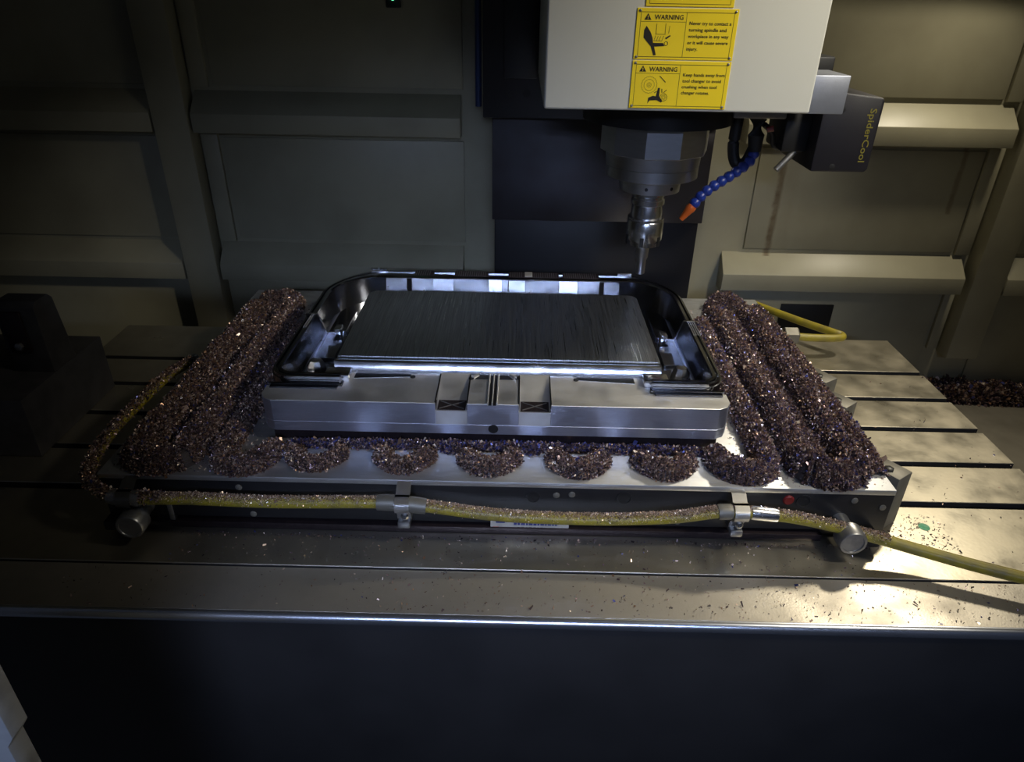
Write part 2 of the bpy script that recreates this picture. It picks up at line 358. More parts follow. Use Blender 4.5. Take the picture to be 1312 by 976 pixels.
for a, b in fx:             # the two scooped notches in the front land
    prof = [(.0, ZF+.0001), (.0, .1775), (.034, .1785)]
    for k in range(1, 9):
        t = k/8; prof.append((.034+.066*t, .1785 + .0175*(t**1.6)))
    prof.append((.1005, ZF+.0001))
    n = MB().prism(prof, a, b, 'x').build('scoop', 'land', WP)
    MB().box(a+.003, b-.003, .002, .033, .1783, .1790).build('scoop_floor', 'darkmetal', n)
    for s_ in (-1, 1):
        mid = (a+b)/2
        MB().box(mid-.024, mid+.024, .0165, .0178, .1786, .1800, rot=rotz(30*s_)).build('tool_mark', 'oldsteel', n)
    for xx in (a, b):
        sx_ = 1 if xx == a else -1
        MB().prism([(.002, .1785), (.002, .1935), (.060, .1935), (.095, .196)], xx-.0012, xx+.0012, 'x').build('scoop_edge', 'rimdark', n)
ch = MB().box(-.0945, -.0765, -.0015, .116, .1905, .1928).build('centre_channel', 'hole', WP)
for xx in (-.0945, -.0868, -.0790): MB().box(xx, xx+.0024, -.002, .116, .1905, .1965, .0005, 1).build('channel_rib', 'land', ch)
for s_ in (-1, 1):
    MB().prism([(-.0855+s_*.010, .117), (-.0855+s_*.010, .085), (-.0855+s_*.034, .085)], .1915, .1935, 'z').build('gusset_recess', 'hole', WP)
    MB().prism([(-.0855+s_*.012, .117), (-.0855+s_*.036, .0885), (-.0855+s_*.040, .0885), (-.0855+s_*.016, .117)], .1915, .1965, 'z').build('gusset', 'land', WP)
for x, y in ((-.1261, .0869), (-.0438, .0905), (-.2311, .0881), (.0609, .0893), (.000, .030)):
    MB().lathe([(.0048, 0), (.0048, .0022 if y > .05 else .0)], (x, y, .1915 if y > .05 else .1795), (0, 0, 1), 18).build('drilled_hole', 'hole', WP) if y > .05 else None
MB().lathe([(.0085, 0), (.0085, .0008)], (-.0836, .0002, .143), (0, -1, 0), 24).build('drilled_hole', 'hole', WP)
for s_, x0, x1 in ((1, -.335, -.235), (-1, .062, .165)):   # shallow tapered reliefs below the round bar
    pts = [(x0, .0975), (x1, .0975), (x1, .0885), (x0, .0800)] if s_ > 0 else [(x0, .0975), (x1, .0975), (x1, .0800), (x0, .0885)]
    MB().prism(pts, .1915, .1926, 'z').build('tapered_relief', 'rimdark', WP)
# round nosed bar in front of the panel
bar = [(.134, ZF+.0001), (.0985, ZF+.0001), (.0985, .1920)]
by, bz = .0985, .1920
for k in range(12):         # gently crowned front face, leaning back
    t = math.radians(12 + 26*k/11); by += .0018*math.sin(t); bz += .0018*math.cos(t); bar.append((by, bz))
bar += [(by+.0015, bz+.0007), (by+.0040, bz+.0008), (.1240, .2080), (.134, .2080)]
MB().prism(bar, -.374, .214, 'x').build('round_bar', 'alu', WP)
def rrect(x0, x1, y0, y1, r, n=8, which=(1, 1, 1, 1)):
    out = []
    for (cx, cy, a0, k) in ((x0, y0, 180, 0), (x1, y0, 270, 1), (x1, y1, 0, 2), (x0, y1, 90, 3)):
        rr = r if which[k] else .0015
        ox, oy = cx + (rr if cx == x0 else -rr), cy + (rr if cy == y0 else -rr)
        for i in range(n+1):
            t = math.radians(a0 + 90*i/n); out.append((ox+rr*math.cos(t), oy+rr*math.sin(t)))
    return out
MB().prism(rrect(-.3705, .2125, .1355, .439, .022, 8, (0, 0, 1, 1)), ZF+.0007, .2090, 'z').build('panel_pedestal', 'rimdark', WP)
MB().prism(rrect(-.3725, .2145, .1250, .4405, .022, 8, (0, 0, 1, 1)), .2092, .2135, 'z', .0010, 2).build('raised_panel', 'panel', WP)
# swept rim: U shaped path along the inner line, stepped flange outside, wider along the back
def arc(cx, cy, r, a0, a1, n): return [(cx+r*math.cos(math.radians(a0+(a1-a0)*i/n)), cy+r*math.sin(math.radians(a0+(a1-a0)*i/n))) for i in range(n+1)]
IH = .381; yb, yf, rb, rf = .537, .0690, .105, .024
path = [(CX+.272, yf), (CX+.31, yf), (CX+IH-rf-.002, yf)] + arc(CX+IH-rf, yf+rf, rf, 270, 360, 10) + [(CX+IH, yf+rf+.002), (CX+IH, .2), (CX+IH, yb-rb-.002)] + arc(CX+IH-rb, yb-rb, rb, 0, 90, 24) \
     + [(CX+IH-rb-.002, yb), (CX+.1, yb), (CX-.1, yb), (CX-IH+rb+.002, yb)] + arc(CX-IH+rb, yb-rb, rb, 90, 180, 24) + [(CX-IH, yb-rb-.002), (CX-IH, .2), (CX-IH, yf+rf+.002)] + arc(CX-IH+rf, yf+rf, rf, 180, 270, 10) + [(CX-IH+rf+.002, yf), (CX-.31, yf), (CX-.272, yf)]
prof = [(-.0190, ZF+.0001), (-.0190, .2030), (-.0168, .2036), (-.0162, .2094), (-.0122, .2100), (-.0115, .2048), (-.0088, .2048), (-.0080, .2094), (-.0020, .2100), (.0, .2075), (.0065, ZF+.0001)]
rim = MB().sweep(path, prof, back=1.45).build('rim', 'rimdark', WP, 30)
# bright milled facets along the back inner wall, divided by fine steps
xs = [CX-.275, CX-.225, CX-.215, CX-.165, CX-.115, CX-.035, CX-.002, CX+.012, CX+.052, CX+.13, CX+.175, CX+.225, CX+.235, CX+.272]
for i, (a, b) in enumerate(zip(xs, xs[1:])):
    if b-a < .012: MB().box(a, b, yb-.0065, yb+.001, ZF+.002, .2068, .0004, 1).build('wall_slot', 'black', WP); continue
    d = (.0085, .0097, .0080, .0103)[i % 4]; t = (.0150, .0168, .0158, .0176)[(i*3) % 4]
    MB().prism([(yb+.001, ZF+.0008), (yb-d-t*.62, ZF+.0008), (yb-d+t*.38, .2065), (yb+.001, .2070)], a+.0009, b-.0009, 'x').build('wall_facet', 'alu', WP)
for i, (a, b) in enumerate(((-.21, -.165), (-.115, -.035), (.012, .05), (.052, .13), (.14, .225))):
    q = MB().box(CX+a, CX+b, yb+.0060, yb+.0415, .2090, .2106, .0004, 1).build('machined_pad', 'darkmetal', WP)
    x = CX+a+.004
    while x < CX+b-.006:
        MB().box(x, x+.0011, yb+.009, yb+.039, .2105, .2113).build('tool_mark', 'oldsteel', q); x += .0052
for x0, x1 in ((-.398, -.360), (.190, .223)):
    MB().box(x0, x1, yb+.036, yb+.0425, .2095, .2145, .0006, 1).build('locating_tab', 'alu', WP)
MB().box(CX+.050, CX+.068, yb+.012, yb+.040, .2102, .2122, .0005, 1).build('locating_tab', 'land', WP)
for s_ in (-1, 1):
    X = lambda v: CX + s_*v
    def pr(pts): return [(X(a), z) for a, z in pts]
    r_ = MB().prism(pr([(.3995, .200), (.3990, .2130), (.3745, .2130), (.3610, .1715), (.3440, .1715), (.3440, ZF+.0008), (.3995, ZF+.0008)]), .306, .313, 'y', .0005, 1).build('cross_rib', 'rimdark', WP)
    MB().prism(pr([(.3990, .2130), (.3740, .2130), (.3740, .2144), (.3990, .2144)]), .3050, .3090, 'y').build('rib_edge', 'alu', r_)
    MB().prism(pr([(.3755, .2140), (.3620, .1720), (.3600, .1720), (.3735, .2140)]), .3050, .3065, 'y').build('rib_edge', 'alu', r_)
    MB().prism(pr([(.3610, .1715), (.3440, .1715), (.3440, .1730), (.3610, .1730)]), .3050, .3090, 'y').build('rib_edge', 'alu', r_)
    MB().prism([(X(.349), .314), (X(.334), .314), (X(.334), .340), (X(.349), .340)], ZF+.0007, .176, 'z', .002, 2).build('floor_block', 'alu', WP)
    MB().lathe([(.019, 0), (.018, .012), (.011, .024), (.007, .0245)], (X(.350), .178, ZF+.0007), (0, 0, 1), 8).build('corner_boss', 'alu', WP, 20)
    MB().box(*sorted((X(.304), X(.260))), .0665, .0975, ZF+.0009, .2050, .0022, 2).build('end_bracket', 'alu', WP)
    MB().box(*sorted((X(.352), X(.326))), .22, .30, ZF+.0007, .1575, .001, 1).build('floor_step', 'rimdark', WP)
    MB().box(*sorted((X(.352), X(.330))), .345, .45, ZF+.0007, .1575, .001, 1).build('floor_step', 'rimdark', WP)
    for k in range(4 if s_ > 0 else 2):
        MB().box(*sorted((X(.3835+k*.0042), X(.3850+k*.0042))), .250, .304, .2096, .2112).build('flange_rib', 'land', WP)
    MB().box(*sorted((X(.392), X(.275))), .0390, .0500, .1918, .1955, .0006, 1).build('front_step', 'steps', WP)
    MB().box(*sorted((X(.395), X(.268))), .0445, .0502, .1954, .1990, .0006, 1).build('front_step', 'steps', WP)

# ------------------------------------------------------------------ column behind the spindle
K = thing('column_cover', 'dark steel column way cover behind the spindle with scratched plate', 'way cover', (.15, .88, -.29))
MB().box(-.118, .432, .800, .949, .272, .531, .002).build('cover_plate', 'cover', K)
MB().box(-.112, .428, .822, .949, -.29, .2715, .002).build('lower_cover', 'cover2', K)
up_ = MB().box(-.138, .46, .752, .949, .532, 1.5, .002).build('upper_slide', 'cover2', K)
MB().box(-.090, -.012, .742, .753, .620, 1.2, .002).build('slide_strip', 'black', up_)
for x, z in ((-.0765, .585), (-.036, .588)): MB().lathe([(.0085, 0), (.0085, .001)], (x, .752, z), (0, -1, 0), 20).build('bolt_hole', 'hole', up_)
tag(MB().tube([(-.150, .78, .553), (-.150, .78, .8), (-.150, .78, 1.3)], .0075, 16).build('blue_conduit', 'bluepaint'), 'thin dark blue vertical conduit beside the column slide', 'conduit')

# ------------------------------------------------------------------ spindle head with its signs
YH = .22
H = thing('spindle_head', 'light grey painted milling spindle head with yellow warning plates', 'spindle head', (.21, .5, .63))
MB().box(-.0103, .4255, YH, .75, .6285, 1.45, .004, 3).build('cover', 'head', H)
sc = (.2285, .50)
MB().lathe([(.150, .575), (.150, .628)], (*sc, 0), (0, 0, 1), 48).build('spindle_housing', 'black', H)
MB().lathe([(.104, .512), (.110, .515), (.110, .570), (.107, .576)], (*sc, 0), (0, 0, 1), 10).build('spindle_collar', 'nose', H, 20)
MB().lathe([(.088, .462), (.096, .465), (.096, .486), (.0945, .487), (.0965, .488), (.098, .5125)], (*sc, 0), (0, 0, 1), 56).build('spindle_nose', 'nose', H)
sn = MB().lathe([(.050, .432), (.063, .434), (.0645, .4625)], (*sc, 0), (0, 0, 1), 56).build('nose_ring', 'nose', H)
for a in (255, 305): MB().lathe([(.0035, 0), (.0035, .0012)], (sc[0]+.0635*math.cos(math.radians(a)), sc[1]+.0635*math.sin(math.radians(a)), .446), (math.cos(math.radians(a)), math.sin(math.radians(a)), 0), 14).build('coolant_port', 'hole', sn)
MB().box(.4257, .515, .300, .40, .6175, .680, .002).build('side_bracket', 'anod', H)
MB().box(.36, .462, .42, .50, .590, .6283, .003).build('manifold', 'oldsteel', H)
def flat(name, me, m, parent, x, y, z, tilt=None):
    """put a flat XY outline on a front facing (-Y) surface"""
    M_ = Matrix.Translation((x, y, z)) @ Matrix.Rotation(math.radians(90), 4, 'X')
    if tilt is not None: M_ = M_ @ tilt
    me.transform(M_); me.update()
    return link(name, me, m, parent, 0)
def polyplate(name, pts, m, parent, y, t=.0004):
    return MB().prism(pts, y-t, y, 'y').build(name, m, parent, 0)
def sign(x0, x1, z0, z1, lines, pict):
    """yellow plate with rivets, frame lines, heading, picture and body text"""
    w, h = x1-x0, z1-z0; yf_ = YH-.0016
    s_ = MB().box(x0, x1, yf_, YH+.0005, z0, z1, .0005, 1).build('warning_sign', 'yellow', H)
    U = lambda u, v: (x0+u*w, z1-v*h)
    t = .00045
    def bar_(u0, u1, v0, v1):
        a, b = U(u0, v1), U(u1, v0); MB().box(a[0], b[0], yf_-.0003, yf_+.0002, a[1], b[1]).build('frame_line', 'ink', s_, 0)
    e = t/w; g = t/h
    bar_(.04, .96, .07, .07+g*1.4); bar_(.04, .96, .94, .94+g*1.4); bar_(.04, .04+e, .07, .94); bar_(.96-e, .96, .07, .94)
    if not lines: return s_
    bar_(.49, .49+e, .07, .94); bar_(.04, .49, .255, .255+g)
    tri = [U(.075, .225), (U(.145, .225)), U(.11, .10)]; polyplate('hazard_triangle', tri, 'ink', s_, yf_)
    for v0, v1 in ((.145, .185), (.197, .212)):
        a, b = U(.107, v1), U(.113, v0); MB().box(a[0], b[0], yf_-.0007, yf_, a[1], b[1]).build('hazard_mark', 'yellow', s_, 0)
    a = U(.175, .215); flat('heading', text_mesh('WARNING', .285*w, .095*h), 'ink', s_, a[0], yf_-.0004, a[1])
    for i, (ln, wd) in enumerate(lines):
        a = U(.525, .31+i*.125); flat('sign_text', text_mesh(ln, wd*w, .068*h), 'ink', s_, a[0], yf_-.0004, a[1])
    pict(U, s_, yf_, w, h)
    for u, v in ((.03, .05), (.97, .05), (.03, .95), (.97, .95)):
        a = U(u, v); MB().lathe([(.0022, 0), (.0018, .0010), (.0008, .0014)], (a[0], yf_, a[1]), (0, -1, 0), 12).build('rivet', 'oldsteel', s_)
def ring(U, u, v, r0, r1, w, h, n=26, teeth=0, amp=0):
    c = U(u, v); out, inn = [], []
    for i in range(n):
        a = 2*math.pi*i/n; rr = r1 + (amp if teeth and i % 2 else 0)
        out.append((c[0]+rr*math.cos(a), c[1]+rr*math.sin(a))); inn.append((c[0]+(rr-(r1-r0))*math.cos(a), c[1]+(rr-(r1-r0))*math.sin(a)))
    return out, inn
def ring_mesh(name, U, u, v, r0, r1, w, h, s_, y, n=26, teeth=0, amp=0):
    o, i_ = ring(U, u, v, r0, r1, w, h, n, teeth, amp); b = MB()
    V = [[b.bm.verts.new((p[0], y-.0004, p[1])) for p in q] for q in (o, i_)]
    for k in range(n): b.bm.faces.new((V[0][k], V[0][(k+1) % n], V[1][(k+1) % n], V[1][k]))
    b.build(name, 'ink', s_, 0)
def stroke(U, s_, y, a, b, wd, name='picture_line'):
    p, q = Vector(U(*a)), Vector(U(*b)); d = (q-p).normalized(); n = Vector((-d.y, d.x))*wd/2
    polyplate(name, [tuple(p+n), tuple(q+n), tuple(q-n), tuple(p-n)], 'ink', s_, y)
def pict_spindle(U, s_, y, w, h):
    polyplate('picture_arm', [U(.105, .34), U(.15, .46), U(.175, .57), U(.185, .67), U(.285, .67), U(.30, .73), U(.20, .745), U(.225, .91), U(.20, .92), U(.165, .74), U(.10, .60), U(.085, .57), U(.085, .42)], 'ink', s_, y)
    for a, b in (((.205, .30), (.205, .50)), ((.295, .29), (.295, .49)), ((.20, .50), (.30, .50)), ((.335, .34), (.33, .48)), ((.19, .63), (.27, .63)), ((.19, .63), (.205, .53)), ((.215, .63), (.23, .54)), ((.24, .63), (.255, .54)), ((.27, .63), (.285, .53))):
        stroke(U, s_, y, a, b, .0005)
    polyplate('picture_finger', [U(.30, .57), U(.345, .515), U(.355, .53), U(.31, .60)], 'ink', s_, y)
    ring_mesh('picture_ring', U, .315, .68, .0024, .0032, w, h, s_, y, 20)
def pict_gear(U, s_, y, w, h):
    ring_mesh('picture_gear', U, .19, .50, .0118, .0122, w, h, s_, y, 36, 1, .0009)
    for r in (.0085, .0036, .0018): ring_mesh('picture_ring', U, .19, .50, r-.0004, r, w, h, s_, y, 26)
    polyplate('picture_hand', [U(.19, .90), U(.195, .77), U(.24, .73), U(.27, .74), U(.285, .56), U(.305, .56), U(.305, .74), U(.345, .84), U(.33, .87), U(.28, .82), U(.21, .83)], 'ink', s_, y)
    for a, b in (((.325, .58), (.33, .66)), ((.345, .66), (.375, .60)), ((.25, .67), (.275, .63)), ((.29, .31), (.355, .44))): stroke(U, s_, y, a, b, .0010)
    ring_mesh('picture_gear', U, .35, .76, .0052, .0058, w, h, s_, y, 24, 1, .0007)
    for k in range(5):
        a = 2*math.pi*k/5; ring_mesh('picture_ring', U, .35+.019*math.cos(a), .76+.042*math.sin(a), .0010, .0014, w, h, s_, y, 10)
sign(.1285, .2853, .7058, .7778, (('Never try to contact a', .415), ('turning spindle and', .375), ('workpiece in any way', .405), ('or it will cause severe', .405), ('injury.', .11)), pict_spindle)
sign(.1285, .2853, .6330, .7040, (('Keep hands away from', .425), ('tool changer to avoid', .395), ('crushing when tool', .36), ('changer rotates.', .29)), pict_gear)
sign(.1405, .2755, .7800, .8500, None, None)

TH = thing('tool_holder', 'shiny steel collet tool holder gripping a slim cutter under the spindle', 'tool holder', (sc[0], sc[1], .243))
MB().lathe([(.034, .402), (.036, .404), (.036, .413), (.0325, .416), (.0325, .4195), (.036, .4225), (.036, .4315)], (*sc, 0), (0, 0, 1), 48).build('flange', 'steel', TH)
MB().lathe([(.0335, .374), (.0335, .388), (.031, .4022)], (*sc, 0), (0, 0, 1), 48).build('collet_body', 'steel', TH)
nut = MB().lathe([(.024, .3105), (.0325, .3125), (.037, .323), (.0395, .328), (.0395, .366), (.038, .3685), (.036, .3690), (.036, .3705), (.0395, .371), (.0395, .3745)], (*sc, 0), (0, 0, 1), 48).build('collet_nut', 'steel', TH)
for k in range(6):
    a = math.radians(60*k+15); MB().box(sc[0]+.0392*math.cos(a)-.004, sc[0]+.0392*math.cos(a)+.004, sc[1]+.0392*math.sin(a)-.0012, sc[1]+.0392*math.sin(a)+.0012, .316, .336, rot=Matrix.Rotation(a+math.pi/2, 4, 'Z')).build('spanner_slot', 'black', nut)
MB().lathe([(.0085, .2435), (.0105, .245), (.0105, .275), (.0135, .283), (.0150, .311)], (*sc, 0), (0, 0, 1), 32).build('cutter', 'nose', TH)

# ------------------------------------------------------------------ coolant gear on the right of the head
B = thing('coolant_unit', 'black box shaped coolant nozzle unit with yellow vertical lettering', 'coolant unit', (.578, .5, .497))
MB().prism([(.521, .497), (.626, .497), (.632, .503), (.632, .628), (.628, .634), (.521, .646)], .400, .590, 'y', .004, 2).build('housing', 'plastic', B)
MB().box(.470, .5215, .44, .545, .525, .612, .006).build('nozzle_head', 'rubber', B)
MB().tube([(.5005, .448, .526), (.4677, .440, .4905)], .0065, 16).build('nozzle_tube', 'oldsteel', B)
MB().box(.44, .535, .43, .52, .642, .700, .004).build('mount_arm', 'rubber', B)
me = text_mesh('SpiderCool', .098, .0125)
flat('lettering', me, 'logo', B, .6085, .3994, .6150, Matrix.Rotation(math.radians(-90), 4, 'Z'))
for x, z in ((.556, .612), (.561, .507)): MB().lathe([(.006, 0), (.006, .001), (.003, .0015)], (x, .4005, z), (0, -1, 0), 18).build('cover_screw', 'rubber', B)
N = thing('coolant_nozzle', 'flexible blue segmented coolant hose with orange tip beside spindle', 'coolant hose', (.42, .45, .58))
MB().tube(spline([(.384, .47, .5895), (.384, .472, .53), (.394, .470, .497), (.411, .462, .500), (.4205, .455, .53)], 8), .0115, 14).build('supply_hose', 'rubber', N)
MB().tube([(.4185, .452, .585), (.4195, .451, .555), (.4215, .450, .524)], [.017, .016, .012], 16).build('valve_body', 'rubber', N)
MB().lathe([(.005, 0), (.006, .012)], (.437, .446, .566), (1, -.1, .25), 12).build('valve_lever', 'red', N)
MB().tube(spline([(.432, .452, .575), (.452, .462, .560), (.463, .470, .535), (.478, .476, .527)], 6), .0055, 10).build('side_line', 'rubber', N)
sp = spline([(.4218, .45, .5262), (.4180, .447, .509), (.4078, .444, .4985), (.3798, .440, .478), (.3512, .438, .459), (.3269, .437, .439), (.3095, .436, .4147)], 20)
L = [0]
for a, b in zip(sp, sp[1:]): L.append(L[-1]+(b-a).length)
def at_len(s_):
    for i in range(len(L)-1):
        if L[i+1] >= s_: return sp[i].lerp(sp[i+1], (s_-L[i])/(L[i+1]-L[i]))
    return sp[-1]
ns = 10
for k in range(ns):
    p0, p1 = at_len(L[-1]*k/ns), at_len(L[-1]*(k+1)/ns); d = p1-p0; l = d.length
    MB().lathe([(.0060, -.003), (.0085, .0), (.0112, l*.35), (.0112, l*.6), (.0075, l*.95)], p0, d, 20).build('hose_segment', 'blue', N)
MB().lathe([(.0095, -.002), (.0105, .006), (.0085, .012), (.0050, .034)], (.3095, .436, .4147), Vector((.2932-.3095, 0, .3914-.4147)), 20).build('nozzle_tip', 'orange', N)

# ------------------------------------------------------------------ dark fixture on the left table end
A = thing('angle_fixture', 'dark steel step fixture with upright stop at the left table end', 'fixture', (-1.1, .2, 0))
MB().prism([(.085, .0005), (.085, .126), (.36, .126), (.36, .0005)], -1.30, -.956, 'x', .002).build('base_block', 'fixt', A)
MB().prism([(.195, .1262), (.195, .262), (.205, .272), (.245, .272), (.255, .262), (.27, .1262)], -1.035, -.957, 'x', .002).build('upright', 'fixt', A)
MB().box(-1.025, -.985, .190, .1955, .17, .255, .002).build('stop_plate', 'darkmetal', A)
MB().lathe([(.008, 0), (.008, .006), (.004, .007)], (-1.004, .190, .185), (0, -1, 0), 6).build('bolt_head', 'oldsteel', A)
MB().box(-1.22, -1.07, .12, .20, .1262, .133, .002).build('top_plate', 'darkmetal', A)

# ------------------------------------------------------------------ yellow hoses and clamps
hp = spline([(-.752, .33, .085), (-.760, .24, .098), (-.764, .15, .10), (-.767, .05, .10), (-.758, -.035, .10), (-.738, -.098, .097), (-.700, -.128, .088), (-.648, -.132, .0836), (-.554, -.132, .0847), (-.430, -.132, .0820),
             (-.255, -.133, .0870), (-.193, -.133, .0822), (-.068, -.134, .0668), (.082, -.134, .0628), (.206, -.134, .0700), (.291, -.133, .0835), (.379, -.133, .0777), (.457, -.134, .0623), (.536, -.143, .045), (.600, -.160, .036), (.680, -.190, .032), (.76, -.218, .030), (.90, -.262, .026), (1.05, -.25, .012)], 8)
HS = thing('air_hose', 'long dusty yellow hose clamped along the front of the magnetic plate', 'hose', (-.1, -.13, 0))
MB().tube(hp, .0098, 16).build('tube', 'hose', HS)
MB().lathe([(.0125, 0), (.0125, .030), (.010, .034)], (-.754, .315, .086), (.05, 1, -.1), 16).build('end_fitting', 'oldsteel', HS)
def sleeve(x0, x1, r, m='oldsteel'):
    q = [p for p in hp if x0-.02 < p.x < x1+.02 and p.y < -.12]
    f_ = lambda x: next((a.lerp(b, (x-a.x)/(b.x-a.x)) for a, b in zip(hp[40:], hp[41:]) if a.x <= x <= b.x))
    MB().tube([f_(x0+(x1-x0)*i/6) for i in range(7)], [r*.94, r, r, r, r, r, r*.94], 18).build('sleeve', m, HS)
sleeve(-.262, -.185, .0135, 'clampsteel'); sleeve(.278, .300, .0128, 'clampsteel'); sleeve(.330, .372, .0118, 'steel'); sleeve(-.69, -.64, .0132)
for x, zc, lb in ((-.222, .0855, 'bright strap clamp holding the yellow hose left of the maker label'), (.313, .0835, 'chip covered strap clamp holding the yellow hose near the red plug'), (-.663, .084, 'dull dark strap clamp holding the yellow hose where it bends')):
    c = thing('hose_clamp', lb, 'clamp', (x, PY0, zc), 'hose clamps on the plate front')
    yc = -.133; r = .0155
    pts = [(PY0-.001, zc+.020), (PY0-.014, zc+.021)] + [(yc+r*math.cos(math.radians(a)), zc+r*math.sin(math.radians(a))) for a in range(60, 261, 20)] + [(yc+.004, zc-.026), (yc+.006, zc-.036)]
    inn = [(a, b) for a, b in pts]
    b = MB(); rows = []
    for (yy, zz) in pts:
        rows.append([b.bm.verts.new((x-.0115, yy, zz)), b.bm.verts.new((x+.0115, yy, zz))])
    for p, q in zip(rows, rows[1:]): b.bm.faces.new((p[0], q[0], q[1], p[1]))
    bmesh.ops.solidify(b.bm, geom=b.bm.faces[:], thickness=.0016)
    st = b.build('strap', 'land' if x > -.6 else 'oldsteel', c, 50)
    MB().lathe([(.0065, 0), (.0065, .004), (.0035, .0065)], (x+.002, yc-.0005, zc-.024), (0, -1, .25), 16).build('rivet', 'steel', c)
    MB().box(x-.010, x+.010, PY0-.040, PY0-.0005, zc-.047, zc-.034, .003).build('foot', 'oldsteel', c)
R2 = thing('rear_hose', 'short yellow hose looping from a hex pipe nut behind the plate', 'hose', (.66, .6, 0))
MB().tube(spline([(.625, .592, .052), (.69, .588, .0495), (.745, .590, .048), (.772, .597, .047), (.776, .610, .048), (.758, .622, .050), (.70, .684, .050), (.64, .757, .050), (.60, .80, .052)], 8), .0098, 16).build('tube', 'hose', R2)
MB().lathe([(.0215, 0), (.0225, .002), (.0225, .032), (.019, .036)], (.622, .592, .052), (1, 0, 0), 6).build('hex_nut', 'clampsteel', R2, 20)
MB().lathe([(.0125, -.002), (.0125, .040)], (.5705, .592, .052), (1, 0, 0), 20).build('pipe_stub', 'oldsteel', R2)
MB().lathe([(.0185, 0), (.0195, .002), (.0195, .018), (.018, .020)], (.597, .592, .052), (1, 0, 0), 6).build('lock_nut', 'clampsteel', R2, 20)

# ------------------------------------------------------------------ metal chips
PAL = np.array([(.44, .31, .24), (.27, .185, .20), (.085, .062, .066), (.11, .12, .36), (.85, .70, .58), (.38, .22, .13)])
PW = {'brown': (.30, .22, .18, .03, .14, .13), 'blue': (.14, .20, .22, .32, .09, .03), 'mixed': (.28, .26, .17, .07, .13, .09), 'dust': (.30, .08, .06, .0, .50, .06)}
def smooth_path(pts, step=.004):
    p = spline([(*q, 0) if len(q) == 2 else q for q in pts], 24); out = [p[0]]
    for q in p:
        if (q-out[-1]).length >= step: out.append(q)
    return out
def shards(pos, nrm, size, pal, jitter=.8):
    """thin slivers standing on the given points, one quad each"""
    n = len(pos); d = nrm + RNG.normal(0, jitter, (n, 3)); d /= np.linalg.norm(d, axis=1)[:, None] + 1e-9
    t = np.cross(d, RNG.normal(0, 1, (n, 3))); t /= np.linalg.norm(t, axis=1)[:, None] + 1e-9
    k = np.cross(d, t)
    l = (size*RNG.lognormal(0, .35, n))[:, None]; w = l*RNG.uniform(.22, .42, n)[:, None]
    a = pos - t*w; b = pos + t*w; c = pos + d*l + t*w*.6 + k*l*.25; e = pos + d*l - t*w*.6 + k*l*.05
    V = np.stack([a, b, c, e], 1).reshape(-1, 3)
    col = PAL[RNG.choice(len(PAL), n, p=np.array(PW[pal])/sum(PW[pal]))]*RNG.uniform(.65, 1.5, (n, 1))
    return V, np.repeat(col, 4, 0)
def chip_object(name, base_v, base_f, V, col, label, cat='metal chips', group=None):
    nb = len(base_v); n = len(V)//4
    verts = np.concatenate([np.array(base_v).reshape(-1, 3), V]) if nb else V
    me = bpy.data.meshes.new(name)
    nf = len(base_f) + n
    loops = np.concatenate([np.array(base_f, dtype=np.int64).reshape(-1), np.arange(n*4)+nb]) if nb else np.arange(n*4)
    me.vertices.add(len(verts)); me.vertices.foreach_set('co', verts.astype(np.float32).ravel())
    me.loops.add(len(loops)); me.loops.foreach_set('vertex_index', loops.astype(np.int32))
    me.polygons.add(nf); me.polygons.foreach_set('loop_start', np.arange(nf, dtype=np.int32)*4)
    me.materials.append(MT['chips']); me.materials.append(MT['moundbase'])
    mi = np.zeros(nf, np.int32); mi[:len(base_f)] = 1; me.polygons.foreach_set('material_index', mi)
    ca = me.color_attributes.new('Col', 'FLOAT_COLOR', 'POINT')
    cc = np.ones((len(verts), 4), np.float32); cc[nb:, :3] = col; cc[:nb, :3] = .05
    ca.data.foreach_set('color', cc.ravel())
    me.update(calc_edges=True)
    o = bpy.data.objects.new(name, me); C.objects.link(o)
    return tag(o, label, cat, group, 'stuff')
